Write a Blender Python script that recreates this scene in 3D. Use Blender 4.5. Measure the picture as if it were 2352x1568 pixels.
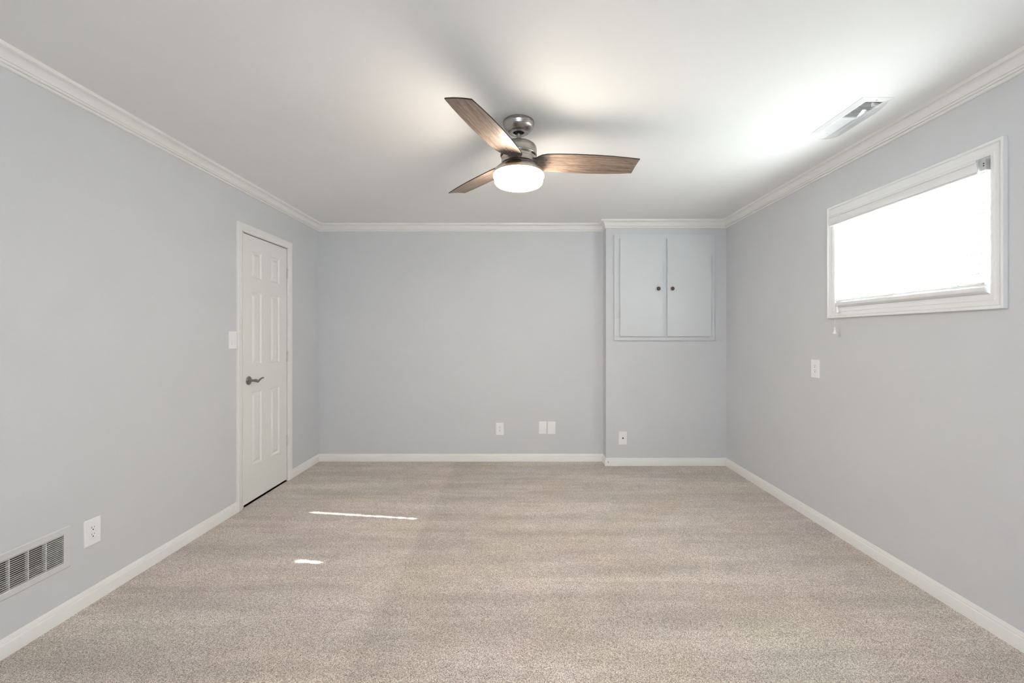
import bpy, bmesh, math, random
from mathutils import Vector, Matrix
R = math.radians
PI = math.pi
scene = bpy.context.scene
for o in list(bpy.data.objects):
    bpy.data.objects.remove(o, do_unlink=True)
C = scene.collection
random.seed(4)

# ------------------------------------------------------------------ camera
F = 980.0                     # focal length in pixels of a 2352 px wide frame
EYE = 1.287
cam_d = bpy.data.cameras.new('camera')
cam = bpy.data.objects.new('camera', cam_d); C.objects.link(cam)
cam.location = (0, 0, EYE); cam.rotation_euler = (R(90), 0, 0)
cam_d.sensor_width = 36.0; cam_d.sensor_fit = 'HORIZONTAL'
cam_d.lens = 36.0 * F / 2352.0
cam_d.shift_x = -17.0 / 2352.0
cam_d.shift_y = -12.0 / 2352.0
cam_d.clip_start = 0.02; cam_d.clip_end = 100
scene.camera = cam

# ------------------------------------------------------------------ light
SKY = 20.0
SUN = 122.0
LAMP = 102.0
EXPOSURE = 0.07
scene.view_settings.view_transform = 'Standard'
scene.view_settings.look = 'None'
scene.view_settings.gamma = 1.0
scene.view_settings.exposure = EXPOSURE
scene.view_settings.use_curve_mapping = False
scene.cycles.max_bounces = 12
scene.cycles.diffuse_bounces = 8
scene.cycles.transparent_max_bounces = 16
scene.cycles.sample_clamp_indirect = 20.0
scene.cycles.caustics_reflective = False
scene.cycles.caustics_refractive = False

world = bpy.data.worlds.new('sky'); scene.world = world
world.use_nodes = True
wn = world.node_tree.nodes; wl = world.node_tree.links
wn['Background'].inputs['Color'].default_value = (0.84, 0.925, 1.0, 1)
wn['Background'].inputs['Strength'].default_value = SKY

SUN_AZ, SUN_EL = (1.0, -0.14), 28.6           # towards the sun, seen through the right window
sd = bpy.data.lights.new('sun', 'SUN'); so = bpy.data.objects.new('sun', sd); C.objects.link(so)
sd.energy = SUN; sd.angle = R(0.53); sd.color = (0.98, 0.985, 1.0)
h = Vector((SUN_AZ[0], SUN_AZ[1], 0)).normalized()
tosun = Vector((h.x * math.cos(R(SUN_EL)), h.y * math.cos(R(SUN_EL)), math.sin(R(SUN_EL))))
so.rotation_euler = tosun.to_track_quat('Z', 'Y').to_euler()
so.location = (6, 2, 5)

def portal(name, loc, rot, sx, sy):
    d = bpy.data.lights.new(name, 'AREA'); o = bpy.data.objects.new(name, d); C.objects.link(o)
    d.shape = 'RECTANGLE'; d.size = sx; d.size_y = sy; d.cycles.is_portal = True
    o.location = loc; o.rotation_euler = rot

# ------------------------------------------------------------------ room numbers (metres)
XL, XR, YB, YC, XC, YR, H = -2.07, 2.06, 4.395, 4.25, 0.863, -1.6, 2.44
T = 0.15
DOOR = (3.190, 3.820, 2.074)        # opening near, far, top
WIN = (1.856, 2.773, 1.462, 2.075)  # right window opening near, far, bottom, top
FILL_WIN = (-0.56, 0.56, 0.70, 1.45)    # opening of the unseen rear window, added to help light the room
VENT = (1.225, 1.935, 0.2585, 0.387)  # wall vent opening
CV = (1.692, 1.777, 2.085, 2.395)   # ceiling vent opening x0 x1 y0 y1
portal('window_portal', (XR + T + 0.01, (WIN[0] + WIN[1]) / 2, (WIN[2] + WIN[3]) / 2), (0, R(90), 0), WIN[3] - WIN[2], WIN[1] - WIN[0])
portal('fill_window_portal', ((FILL_WIN[0] + FILL_WIN[1]) / 2, YR - T - 0.01, (FILL_WIN[2] + FILL_WIN[3]) / 2), (R(90), 0, 0), FILL_WIN[1] - FILL_WIN[0], FILL_WIN[3] - FILL_WIN[2])  # sky portal of the added rear window

# ------------------------------------------------------------------ materials
def new_mat(name):
    m = bpy.data.materials.new(name); m.use_nodes = True
    return m, m.node_tree.nodes, m.node_tree.links, m.node_tree.nodes['Principled BSDF']

def paint(name, col, rough=0.6, bump=0.0, scale=120.0, spec=0.3, var=0.0, metal=0.0):
    m, n, l, b = new_mat(name)
    b.inputs['Base Color'].default_value = (*col, 1)
    b.inputs['Roughness'].default_value = rough
    b.inputs['Metallic'].default_value = metal
    b.inputs['Specular IOR Level'].default_value = spec
    tc = n.new('ShaderNodeTexCoord')
    if bump:
        ns = n.new('ShaderNodeTexNoise'); ns.inputs['Scale'].default_value = scale; ns.inputs['Detail'].default_value = 3
        l.new(tc.outputs['Object'], ns.inputs['Vector'])
        bp = n.new('ShaderNodeBump'); bp.inputs['Strength'].default_value = bump; bp.inputs['Distance'].default_value = 0.001
        l.new(ns.outputs['Fac'], bp.inputs['Height']); l.new(bp.outputs['Normal'], b.inputs['Normal'])
    if var:
        n2 = n.new('ShaderNodeTexNoise'); n2.inputs['Scale'].default_value = 3.0; n2.inputs['Detail'].default_value = 4
        l.new(tc.outputs['Object'], n2.inputs['Vector'])
        cr = n.new('ShaderNodeValToRGB')
        cr.color_ramp.elements[0].position = 0.3; cr.color_ramp.elements[1].position = 0.7
        cr.color_ramp.elements[0].color = (*[c * (1 - var) for c in col], 1)
        cr.color_ramp.elements[1].color = (*[min(1, c * (1 + var)) for c in col], 1)
        l.new(n2.outputs['Fac'], cr.inputs['Fac']); l.new(cr.outputs['Color'], b.inputs['Base Color'])
    return m

M = {}
M['wall'] = paint('grey_wall_paint', (0.654, 0.669, 0.694), 0.62, 0.25, 260, 0.25, 0.012)
M['ceil'] = paint('ceiling_paint', (0.84, 0.84, 0.84), 0.8, 0.15, 200, 0.2, 0.01)
M['trim'] = paint('white_trim_paint', (0.85, 0.85, 0.83), 0.38, 0.05, 80, 0.4)
M['casing'] = paint('window_trim_paint', (0.86, 0.87, 0.87), 0.35, 0.05, 80, 0.4)
M['door'] = paint('door_paint', (0.83, 0.835, 0.81), 0.4, 0.15, 150, 0.4)
M['cab'] = paint('cabinet_paint', (0.68, 0.705, 0.73), 0.33, 0.1, 60, 0.45, 0.01)
M['plastic'] = paint('white_plastic', (0.90, 0.905, 0.915), 0.3, 0, spec=0.5)
M['dark'] = paint('dark_slot', (0.03, 0.03, 0.03), 0.7)
M['duct'] = paint('duct_shade', (0.06, 0.055, 0.05), 0.8)  # dark colour stands in for the shade deep in the vents
M['ventpaint'] = paint('vent_white_enamel', (0.82, 0.82, 0.82), 0.35, 0, spec=0.4)
M['wallvent'] = paint('vent_grey_paint', (0.66, 0.67, 0.69), 0.5, 0, spec=0.3)
M['louver'] = paint('vent_louver_paint', (0.60, 0.60, 0.57), 0.45, 0, spec=0.3)
M['bronze'] = paint('antique_bronze', (0.16, 0.11, 0.085), 0.38, 0.3, 400, 0.5, 0, 0.9)
M['blackrub'] = paint('black_rubber', (0.012, 0.012, 0.012), 0.4)
M['edge'] = paint('blade_edge', (0.035, 0.028, 0.025), 0.5)
M['blindrail'] = paint('blind_white', (0.84, 0.84, 0.84), 0.4, 0.1, 60, 0.4)
M['galv'] = paint('zinc_bracket', (0.62, 0.63, 0.65), 0.4, 0.1, 200, 0.5, 0, 0.6)
M['ground'] = paint('outdoor_concrete', (0.50, 0.50, 0.46), 0.9, 0.4, 30, 0.2, 0.1)
M['hinge'] = paint('hinge_paint', (0.72, 0.71, 0.66), 0.45, 0.2, 300, 0.4)
M['mark'] = paint('chipped_paint', (0.06, 0.05, 0.045), 0.8)

def brushed(name, col, rough=0.28):
    m, n, l, b = new_mat(name)
    b.inputs['Base Color'].default_value = (*col, 1); b.inputs['Metallic'].default_value = 1.0
    b.inputs['Roughness'].default_value = rough
    tc = n.new('ShaderNodeTexCoord'); mp = n.new('ShaderNodeMapping'); mp.inputs['Scale'].default_value = (4, 4, 900)
    ns = n.new('ShaderNodeTexNoise'); ns.inputs['Scale'].default_value = 1.0; ns.inputs['Detail'].default_value = 4
    l.new(tc.outputs['Object'], mp.inputs['Vector']); l.new(mp.outputs['Vector'], ns.inputs['Vector'])
    mr = n.new('ShaderNodeMapRange'); mr.inputs['To Min'].default_value = rough - 0.08; mr.inputs['To Max'].default_value = rough + 0.12
    l.new(ns.outputs['Fac'], mr.inputs['Value']); l.new(mr.outputs['Result'], b.inputs['Roughness'])
    b.inputs['Anisotropic'].default_value = 0.6
    return m
M['nickel'] = brushed('brushed_nickel', (0.44, 0.415, 0.39), 0.24)
M['nickel_dark'] = brushed('satin_nickel_dark', (0.30, 0.28, 0.255), 0.25)

def wood():
    m, n, l, b = new_mat('greyed_walnut')
    tc = n.new('ShaderNodeTexCoord'); mp = n.new('ShaderNodeMapping'); mp.inputs['Scale'].default_value = (5, 75, 75)
    l.new(tc.outputs['Object'], mp.inputs['Vector'])
    n1 = n.new('ShaderNodeTexNoise'); n1.inputs['Scale'].default_value = 1.0; n1.inputs['Detail'].default_value = 8; n1.inputs['Roughness'].default_value = 0.65
    n1.inputs['Distortion'].default_value = 0.6
    l.new(mp.outputs['Vector'], n1.inputs['Vector'])
    mp2 = n.new('ShaderNodeMapping'); mp2.inputs['Scale'].default_value = (30, 420, 420); l.new(tc.outputs['Object'], mp2.inputs['Vector'])
    n2 = n.new('ShaderNodeTexNoise'); n2.inputs['Scale'].default_value = 1.0; n2.inputs['Detail'].default_value = 3
    l.new(mp2.outputs['Vector'], n2.inputs['Vector'])
    mx = n.new('ShaderNodeMath'); mx.operation = 'MULTIPLY_ADD'; mx.inputs[1].default_value = 0.45
    l.new(n2.outputs['Fac'], mx.inputs[0]); 
    sc = n.new('ShaderNodeMath'); sc.operation = 'MULTIPLY'; sc.inputs[1].default_value = 0.6
    l.new(n1.outputs['Fac'], sc.inputs[0]); l.new(sc.outputs[0], mx.inputs[2])
    cr = n.new('ShaderNodeValToRGB'); e = cr.color_ramp.elements
    e[0].position = 0.36; e[0].color = (0.075, 0.052, 0.040, 1)
    e[1].position = 0.68; e[1].color = (0.36, 0.275, 0.215, 1)
    k = cr.color_ramp.elements.new(0.52); k.color = (0.205, 0.150, 0.115, 1)
    l.new(mx.outputs[0], cr.inputs['Fac']); l.new(cr.outputs['Color'], b.inputs['Base Color'])
    b.inputs['Roughness'].default_value = 0.45
    bp = n.new('ShaderNodeBump'); bp.inputs['Strength'].default_value = 0.25; bp.inputs['Distance'].default_value = 0.0005
    l.new(mx.outputs[0], bp.inputs['Height']); l.new(bp.outputs['Normal'], b.inputs['Normal'])
    return m
M['wood'] = wood()

def carpet():
    m, n, l, b = new_mat('beige_cut_pile_carpet')
    tc = n.new('ShaderNodeTexCoord')
    # tufts
    n1 = n.new('ShaderNodeTexNoise'); n1.inputs['Scale'].default_value = 285; n1.inputs['Detail'].default_value = 2.5; n1.inputs['Roughness'].default_value = 0.7
    l.new(tc.outputs['Object'], n1.inputs['Vector'])
    cr = n.new('ShaderNodeValToRGB'); e = cr.color_ramp.elements
    e[0].position = 0.30; e[0].color = (0.240, 0.200, 0.175, 1)
    e[1].position = 0.70; e[1].color = (0.900, 0.835, 0.780, 1)
    k = e.new(0.50); k.color = (0.565, 0.497, 0.450, 1)
    vo = n.new('ShaderNodeTexVoronoi'); vo.inputs['Scale'].default_value = 410
    l.new(tc.outputs['Object'], vo.inputs['Vector'])
    sx = n.new('ShaderNodeSeparateColor'); l.new(vo.outputs['Color'], sx.inputs[0])
    gm = n.new('ShaderNodeMix'); gm.inputs[0].default_value = 0.42
    l.new(n1.outputs['Fac'], gm.inputs[2]); l.new(sx.outputs[0], gm.inputs[3])
    l.new(gm.outputs[0], cr.inputs['Fac'])
    # lay of the pile left by the vacuum: long strokes, slightly fanned
    mp = n.new('ShaderNodeMapping'); mp.inputs['Scale'].default_value = (0.55, 4.2, 1); mp.inputs['Rotation'].default_value = (0, 0, R(4))
    l.new(tc.outputs['Object'], mp.inputs['Vector'])
    n2 = n.new('ShaderNodeTexNoise'); n2.inputs['Scale'].default_value = 1.0; n2.inputs['Detail'].default_value = 3; n2.inputs['Roughness'].default_value = 0.55
    n2.inputs['Distortion'].default_value = 0.3
    l.new(mp.outputs['Vector'], n2.inputs['Vector'])
    mr = n.new('ShaderNodeMapRange'); mr.inputs['From Min'].default_value = 0.35; mr.inputs['From Max'].default_value = 0.65
    mr.inputs['To Min'].default_value = 0.88; mr.inputs['To Max'].default_value = 1.10
    l.new(n2.outputs['Fac'], mr.inputs['Value'])
    # thin stroke seams
    mp3 = n.new('ShaderNodeMapping'); mp3.inputs['Scale'].default_value = (0.8, 9.0, 1); mp3.inputs['Rotation'].default_value = (0, 0, R(-3))
    l.new(tc.outputs['Object'], mp3.inputs['Vector'])
    n3 = n.new('ShaderNodeTexNoise'); n3.inputs['Scale'].default_value = 1.3; n3.inputs['Detail'].default_value = 5; n3.inputs['Distortion'].default_value = 0.5
    l.new(mp3.outputs['Vector'], n3.inputs['Vector'])
    mr3 = n.new('ShaderNodeMapRange'); mr3.inputs['From Min'].default_value = 0.4; mr3.inputs['From Max'].default_value = 0.6
    mr3.inputs['To Min'].default_value = 0.95; mr3.inputs['To Max'].default_value = 1.05
    l.new(n3.outputs['Fac'], mr3.inputs['Value'])
    mu0 = n.new('ShaderNodeMath'); mu0.operation = 'MULTIPLY'; l.new(mr.outputs[0], mu0.inputs[0]); l.new(mr3.outputs[0], mu0.inputs[1])
    # patchy footprints
    n4 = n.new('ShaderNodeTexNoise'); n4.inputs['Scale'].default_value = 7; n4.inputs['Detail'].default_value = 4
    l.new(tc.outputs['Object'], n4.inputs['Vector'])
    mr4 = n.new('ShaderNodeMapRange'); mr4.inputs['From Min'].default_value = 0.35; mr4.inputs['From Max'].default_value = 0.65
    mr4.inputs['To Min'].default_value = 0.955; mr4.inputs['To Max'].default_value = 1.045
    l.new(n4.outputs['Fac'], mr4.inputs['Value'])
    mu = n.new('ShaderNodeMath'); mu.operation = 'MULTIPLY'; l.new(mu0.outputs[0], mu.inputs[0]); l.new(mr4.outputs[0], mu.inputs[1])
    # one long vacuum pass edge: the pile changes lay along it
    sp = n.new('ShaderNodeSeparateXYZ'); l.new(tc.outputs['Object'], sp.inputs[0])
    wv = n.new('ShaderNodeMath'); wv.operation = 'MULTIPLY_ADD'; wv.inputs[1].default_value = 0.16; l.new(n3.outputs['Fac'], wv.inputs[0]); l.new(sp.outputs['X'], wv.inputs[2])
    ed = n.new('ShaderNodeMapRange'); ed.inputs['From Min'].default_value = -0.60; ed.inputs['From Max'].default_value = -0.55; ed.inputs['To Min'].default_value = 0.0; ed.inputs['To Max'].default_value = 1.0
    l.new(wv.outputs[0], ed.inputs['Value'])
    fd = n.new('ShaderNodeMapRange'); fd.inputs['From Min'].default_value = -0.60; fd.inputs['From Max'].default_value = 0.25; fd.inputs['To Min'].default_value = 0.14; fd.inputs['To Max'].default_value = 0.0
    l.new(wv.outputs[0], fd.inputs['Value'])
    em = n.new('ShaderNodeMath'); em.operation = 'MULTIPLY'; l.new(ed.outputs[0], em.inputs[0]); l.new(fd.outputs[0], em.inputs[1])
    es = n.new('ShaderNodeMath'); es.operation = 'SUBTRACT'; es.inputs[0].default_value = 1.0; l.new(em.outputs[0], es.inputs[1])
    mu2 = n.new('ShaderNodeMath'); mu2.operation = 'MULTIPLY'; l.new(mu.outputs[0], mu2.inputs[0]); l.new(es.outputs[0], mu2.inputs[1]); mu = mu2
    vm = n.new('ShaderNodeVectorMath'); vm.operation = 'SCALE'
    l.new(cr.outputs['Color'], vm.inputs[0]); l.new(mu.outputs[0], vm.inputs['Scale'])
    hv = n.new('ShaderNodeTexNoise'); hv.inputs['Scale'].default_value = 2.2; hv.inputs['Detail'].default_value = 5
    l.new(tc.outputs['Object'], hv.inputs['Vector'])
    h1 = n.new('ShaderNodeVectorMath'); h1.operation = 'MULTIPLY_ADD'; h1.inputs[1].default_value = (0.10, 0.10, 0.22); h1.inputs[2].default_value = (0.965, 0.955, 0.872)
    l.new(hv.outputs['Color'], h1.inputs[0])
    h2 = n.new('ShaderNodeVectorMath'); h2.operation = 'MULTIPLY'
    l.new(vm.outputs[0], h2.inputs[0]); l.new(h1.outputs[0], h2.inputs[1])
    l.new(h2.outputs[0], b.inputs['Base Color'])
    b.inputs['Roughness'].default_value = 1.0; b.inputs['Specular IOR Level'].default_value = 0.05
    b.inputs['Sheen Weight'].default_value = 0.25; b.inputs['Sheen Roughness'].default_value = 0.5
    bp = n.new('ShaderNodeBump'); bp.inputs['Strength'].default_value = 0.75; bp.inputs['Distance'].default_value = 0.004
    l.new(n1.outputs['Fac'], bp.inputs['Height']); l.new(bp.outputs['Normal'], b.inputs['Normal'])
    return m
M['carpet'] = carpet()

def slat_mat():
    m, n, l, b = new_mat('white_slat_vinyl')
    b.inputs['Base Color'].default_value = (0.79, 0.79, 0.79, 1); b.inputs['Roughness'].default_value = 0.45
    tr = n.new('ShaderNodeBsdfTranslucent'); tr.inputs['Color'].default_value = (0.9, 0.9, 0.88, 1)
    mx = n.new('ShaderNodeMixShader'); mx.inputs[0].default_value = 0.22
    out = n['Material Output']
    l.new(b.outputs[0], mx.inputs[1]); l.new(tr.outputs[0], mx.inputs[2]); l.new(mx.outputs[0], out.inputs['Surface'])
    return m
M['slat'] = slat_mat()

def clear_mat(name, tint, gloss, rough=0.02):
    m, n, l, b = new_mat(name)
    out = n['Material Output']; n.remove(b)
    t = n.new('ShaderNodeBsdfTransparent'); t.inputs['Color'].default_value = (*tint, 1)
    g = n.new('ShaderNodeBsdfGlossy'); g.inputs['Roughness'].default_value = rough
    lw = n.new('ShaderNodeLayerWeight'); lw.inputs['Blend'].default_value = 0.25
    mu = n.new('ShaderNodeMath'); mu.operation = 'MULTIPLY'; mu.inputs[1].default_value = gloss
    mx = n.new('ShaderNodeMixShader'); l.new(lw.outputs['Facing'], mu.inputs[0]); l.new(mu.outputs[0], mx.inputs[0])
    l.new(t.outputs[0], mx.inputs[1]); l.new(g.outputs[0], mx.inputs[2]); l.new(mx.outputs[0], out.inputs['Surface'])
    return m
M['glass'] = clear_mat('window_pane_glass', (0.95, 0.97, 0.96), 0.35)
M['clear'] = clear_mat('clear_deflector_plastic', (0.96, 0.965, 0.97), 0.45, 0.12)

def lit_glass():
    m, n, l, b = new_mat('lit_frosted_glass')
    b.inputs['Base Color'].default_value = (0.9, 0.88, 0.84, 1); b.inputs['Roughness'].default_value = 0.4
    b.inputs['Emission Color'].default_value = (1.0, 0.885, 0.75, 1); b.inputs['Emission Strength'].default_value = LAMP
    return m
M['lamp'] = lit_glass()

# ------------------------------------------------------------------ object helpers
def link(name, bm, mats, parent=None, smooth=False, recalc=True):
    if recalc: bmesh.ops.recalc_face_normals(bm, faces=bm.faces)
    me = bpy.data.meshes.new(name); bm.to_mesh(me); bm.free()
    for mm in (mats if isinstance(mats, (list, tuple)) else [mats]): me.materials.append(mm)
    if smooth:
        for p in me.polygons: p.use_smooth = True
        if smooth != 'all':
            me.set_sharp_from_angle(angle=R(35))
    o = bpy.data.objects.new(name, me); C.objects.link(o)
    if parent: o.parent = parent
    return o

def thing(name, label, cat, loc=(0, 0, 0), rz=0, group=None):
    o = bpy.data.objects.new(name, None); C.objects.link(o)
    o.location = loc; o.rotation_euler = (0, 0, rz); o.empty_display_size = 0.05
    o['label'] = label; o['category'] = cat
    if group: o['group'] = group
    return o

def struct_empty(name, label=None):
    o = bpy.data.objects.new(name, None); C.objects.link(o); o['kind'] = 'structure'
    if label: o['label'] = label
    return o

def struct(name, bm, m, smooth=False, label=None, recalc=True):
    o = link(name, bm, m, None, smooth, recalc); o['kind'] = 'structure'
    if label: o['label'] = label
    return o

def box(bm, x0, x1, y0, y1, z0, z1, bev=0.0, mi=0, seg=2):
    v = [bm.verts.new(p) for p in ((x0, y0, z0), (x1, y0, z0), (x1, y1, z0), (x0, y1, z0), (x0, y0, z1), (x1, y0, z1), (x1, y1, z1), (x0, y1, z1))]
    fs = [bm.faces.new([v[i] for i in q]) for q in ((3, 2, 1, 0), (4, 5, 6, 7), (0, 1, 5, 4), (1, 2, 6, 5), (2, 3, 7, 6), (3, 0, 4, 7))]
    for f in fs: f.material_index = mi
    if bev:
        es = list({e for f in fs for e in f.edges})
        r = bmesh.ops.bevel(bm, geom=es, offset=bev, segments=seg, affect='EDGES', clamp_overlap=True)
        for f in r['faces']: f.material_index = mi
    return v

def lathe(bm, prof, seg=48, axis='Z', c=(0, 0, 0), mi=0):
    """prof: (radius, height) from one end to the other; radius 0 closes it"""
    rings = []
    for r, h in prof:
        ring = []
        for i in range(1 if r < 1e-6 else seg):
            a = 2 * PI * i / seg
            p = (r * math.cos(a), r * math.sin(a), h)
            if axis == 'Y': p = (p[0], p[2], p[1])
            if axis == 'X': p = (p[2], p[0], p[1])
            ring.append(bm.verts.new((p[0] + c[0], p[1] + c[1], p[2] + c[2])))
        rings.append(ring)
    for a, b in zip(rings, rings[1:]):
        for i in range(seg):
            j = (i + 1) % seg
            if len(a) == 1 and len(b) == 1: continue
            if len(a) == 1: f = bm.faces.new((a[0], b[i], b[j]))
            elif len(b) == 1: f = bm.faces.new((a[i], a[j], b[0]))
            else: f = bm.faces.new((a[i], a[j], b[j], b[i]))
            f.material_index = mi

def tube(bm, pts, rad, seg=12, flat=1.0, up=Vector((0, 0, 1)), mi=0):
    pts = [Vector(p) for p in pts]
    rad = rad if isinstance(rad, (list, tuple)) else [rad] * len(pts)
    rings = []
    for i, p in enumerate(pts):
        d = (pts[min(i + 1, len(pts) - 1)] - pts[max(i - 1, 0)]).normalized()
        s = d.cross(up)
        if s.length < 1e-4: s = d.cross(Vector((1, 0, 0)))
        s.normalize(); u = s.cross(d).normalized()
        rings.append([bm.verts.new(p + s * math.cos(2 * PI * k / seg) * rad[i] + u * math.sin(2 * PI * k / seg) * rad[i] * flat) for k in range(seg)])
    for a, b in zip(rings, rings[1:]):
        for k in range(seg):
            f = bm.faces.new((a[k], a[(k + 1) % seg], b[(k + 1) % seg], b[k])); f.material_index = mi
    bm.faces.new(rings[0][::-1]).material_index = mi
    bm.faces.new(rings[-1]).material_index = mi

def slab(bm, P, u0, u1, v0, v1, th, holes):
    """P(u, v, d) -> point, d = depth behind the visible face. holes: (u0,u1,v0,v1,depth or None for through)"""
    us = sorted({u0, u1, *[q for hh in holes for q in hh[:2]]}); vs = sorted({v0, v1, *[q for hh in holes for q in hh[2:4]]})
    def quad(a, b, c, d): bm.faces.new([bm.verts.new(P(*q)) for q in (a, b, c, d)])
    for ua, ub in zip(us, us[1:]):
        for va, vb in zip(vs, vs[1:]):
            hole = [hh for hh in holes if hh[0] - 1e-6 <= ua and ub <= hh[1] + 1e-6 and hh[2] - 1e-6 <= va and vb <= hh[3] + 1e-6]
            if not hole: quad((ua, va, 0), (ub, va, 0), (ub, vb, 0), (ua, vb, 0))
            if not (hole and hole[0][4] is None): quad((ua, va, th), (ub, va, th), (ub, vb, th), (ua, vb, th))
    for a, b, c, d, dep in holes:
        dd = th if dep is None else dep
        quad((a, c, 0), (a, d, 0), (a, d, dd), (a, c, dd)); quad((b, c, 0), (b, d, 0), (b, d, dd), (b, c, dd))
        quad((a, c, 0), (b, c, 0), (b, c, dd), (a, c, dd)); quad((a, d, 0), (b, d, 0), (b, d, dd), (a, d, dd))
        if dep is not None: quad((a, c, dd), (b, c, dd), (b, d, dd), (a, d, dd))
    quad((u0, v0, 0), (u0, v1, 0), (u0, v1, th), (u0, v0, th)); quad((u1, v0, 0), (u1, v1, 0), (u1, v1, th), (u1, v0, th))
    quad((u0, v0, 0), (u1, v0, 0), (u1, v0, th), (u0, v0, th)); quad((u0, v1, 0), (u1, v1, 0), (u1, v1, th), (u0, v1, th))
    bmesh.ops.remove_doubles(bm, verts=bm.verts, dist=1e-5)

def sweep_rings(bm, rings, closed=True, closed_prof=False, caps=False):
    """rings: list over profile points of lists of path points"""
    vr = [[bm.verts.new(p) for p in r] for r in rings]
    n = len(vr[0]); m = n if closed else n - 1
    pairs = list(zip(vr, vr[1:])) + ([(vr[-1], vr[0])] if closed_prof else [])
    for a, b in pairs:
        for i in range(m):
            j = (i + 1) % n
            bm.faces.new((a[i], a[j], b[j], b[i]))
    if caps and not closed:
        bm.faces.new([r[0] for r in vr]); bm.faces.new([r[-1] for r in vr][::-1])

# ------------------------------------------------------------------ structure
bm = bmesh.new(); box(bm, XL - T, XR + T, YR - T, YB + T, -0.1, 0.0)
struct('floor', bm, M['carpet'], label='beige speckled cut-pile carpet with vacuum strokes')

bm = bmesh.new()
slab(bm, lambda u, v, d: (u, v, H + d), XL - T, XR + T, YR - T, YB + T, 0.2, [(CV[0], CV[1], CV[2], CV[3], 0.12)])
struct('ceiling', bm, M['ceil'], label='smooth white painted ceiling')

bm = bmesh.new()
slab(bm, lambda u, v, d: (XL - d, u, v), YR - T, YB + T, 0, H, T, [(DOOR[0], DOOR[1], 0, DOOR[2], 0.12), (VENT[0], VENT[1], VENT[2], VENT[3], 0.10)])
struct('wall_left', bm, M['wall'], label='pale blue-grey painted wall with the white door')

bm = bmesh.new()
slab(bm, lambda u, v, d: (XR + d, u, v), YR - T, YB + T, 0, H, T, [(*WIN, None)])
struct('wall_right', bm, M['wall'], label='pale grey painted wall with the high window')

bm = bmesh.new()
slab(bm, lambda u, v, d: (u, YB + d, v), XL - T, XR + T, 0, H, T, [])
struct('wall_back', bm, M['wall'], label='pale grey painted wall facing the camera')

bm = bmesh.new(); box(bm, XC, XR, YC, YB, 0, H)
struct('wall_chase', bm, M['wall'], label='pale grey wall section standing forward around the cabinet')

bm = bmesh.new()
slab(bm, lambda u, v, d: (u, YR - d, v), XL - T, XR + T, 0, H, T, [(*FILL_WIN, None)])
struct('wall_rear', bm, M['wall'])

# offset of an axis-aligned plan path; interior on the left of the direction of travel
def offset_path(path, p, closed):
    n = len(path); out = []
    for i in range(n):
        P = Vector(path[i])
        def nrm(a, b):
            d = (Vector(b) - Vector(a)).normalized(); return Vector((-d.y, d.x))
        if closed or 0 < i < n - 1:
            n1 = nrm(path[i - 1], path[i]); n2 = nrm(path[i], path[(i + 1) % n])
            q = P + (n1 + n2) * p if abs(n1.dot(n2)) < 0.5 else P + n1 * p
        elif i == 0: q = P + nrm(path[0], path[1]) * p
        else: q = P + nrm(path[-2], path[-1]) * p
        out.append(q)
    return out

ROOM = [(XL, YR), (XR, YR), (XR, YC), (XC, YC), (XC, YB), (XL, YB)]
# crown moulding (projection, drop)
crown = [(0.0, 0.076), (0.008, 0.0765), (0.0125, 0.073), (0.0125, 0.0665), (0.0070, 0.0650), (0.0070, 0.0630), (0.0155, 0.0615), (0.0185, 0.058), (0.0185, 0.0525), (0.0125, 0.0515), (0.0125, 0.0495), (0.0165, 0.0490)]
for i in range(1, 9):
    a = i / 9 * PI / 2
    crown.append((0.0165 + 0.0325 * (1 - math.cos(a)), 0.050 - 0.034 * math.sin(a)))
crown += [(0.0465, 0.0158), (0.0465, 0.0140), (0.0490, 0.0140), (0.0545, 0.0150), (0.0560, 0.0125), (0.0560, 0.0035), (0.0575, 0.0)]
bm = bmesh.new()
sweep_rings(bm, [[(q.x, q.y, H - d) for q in offset_path(ROOM, p, True)] for p, d in crown])
struct('trim_1', bm, M['trim'], smooth=True, label='white crown moulding with a cove and bead lines')

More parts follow.
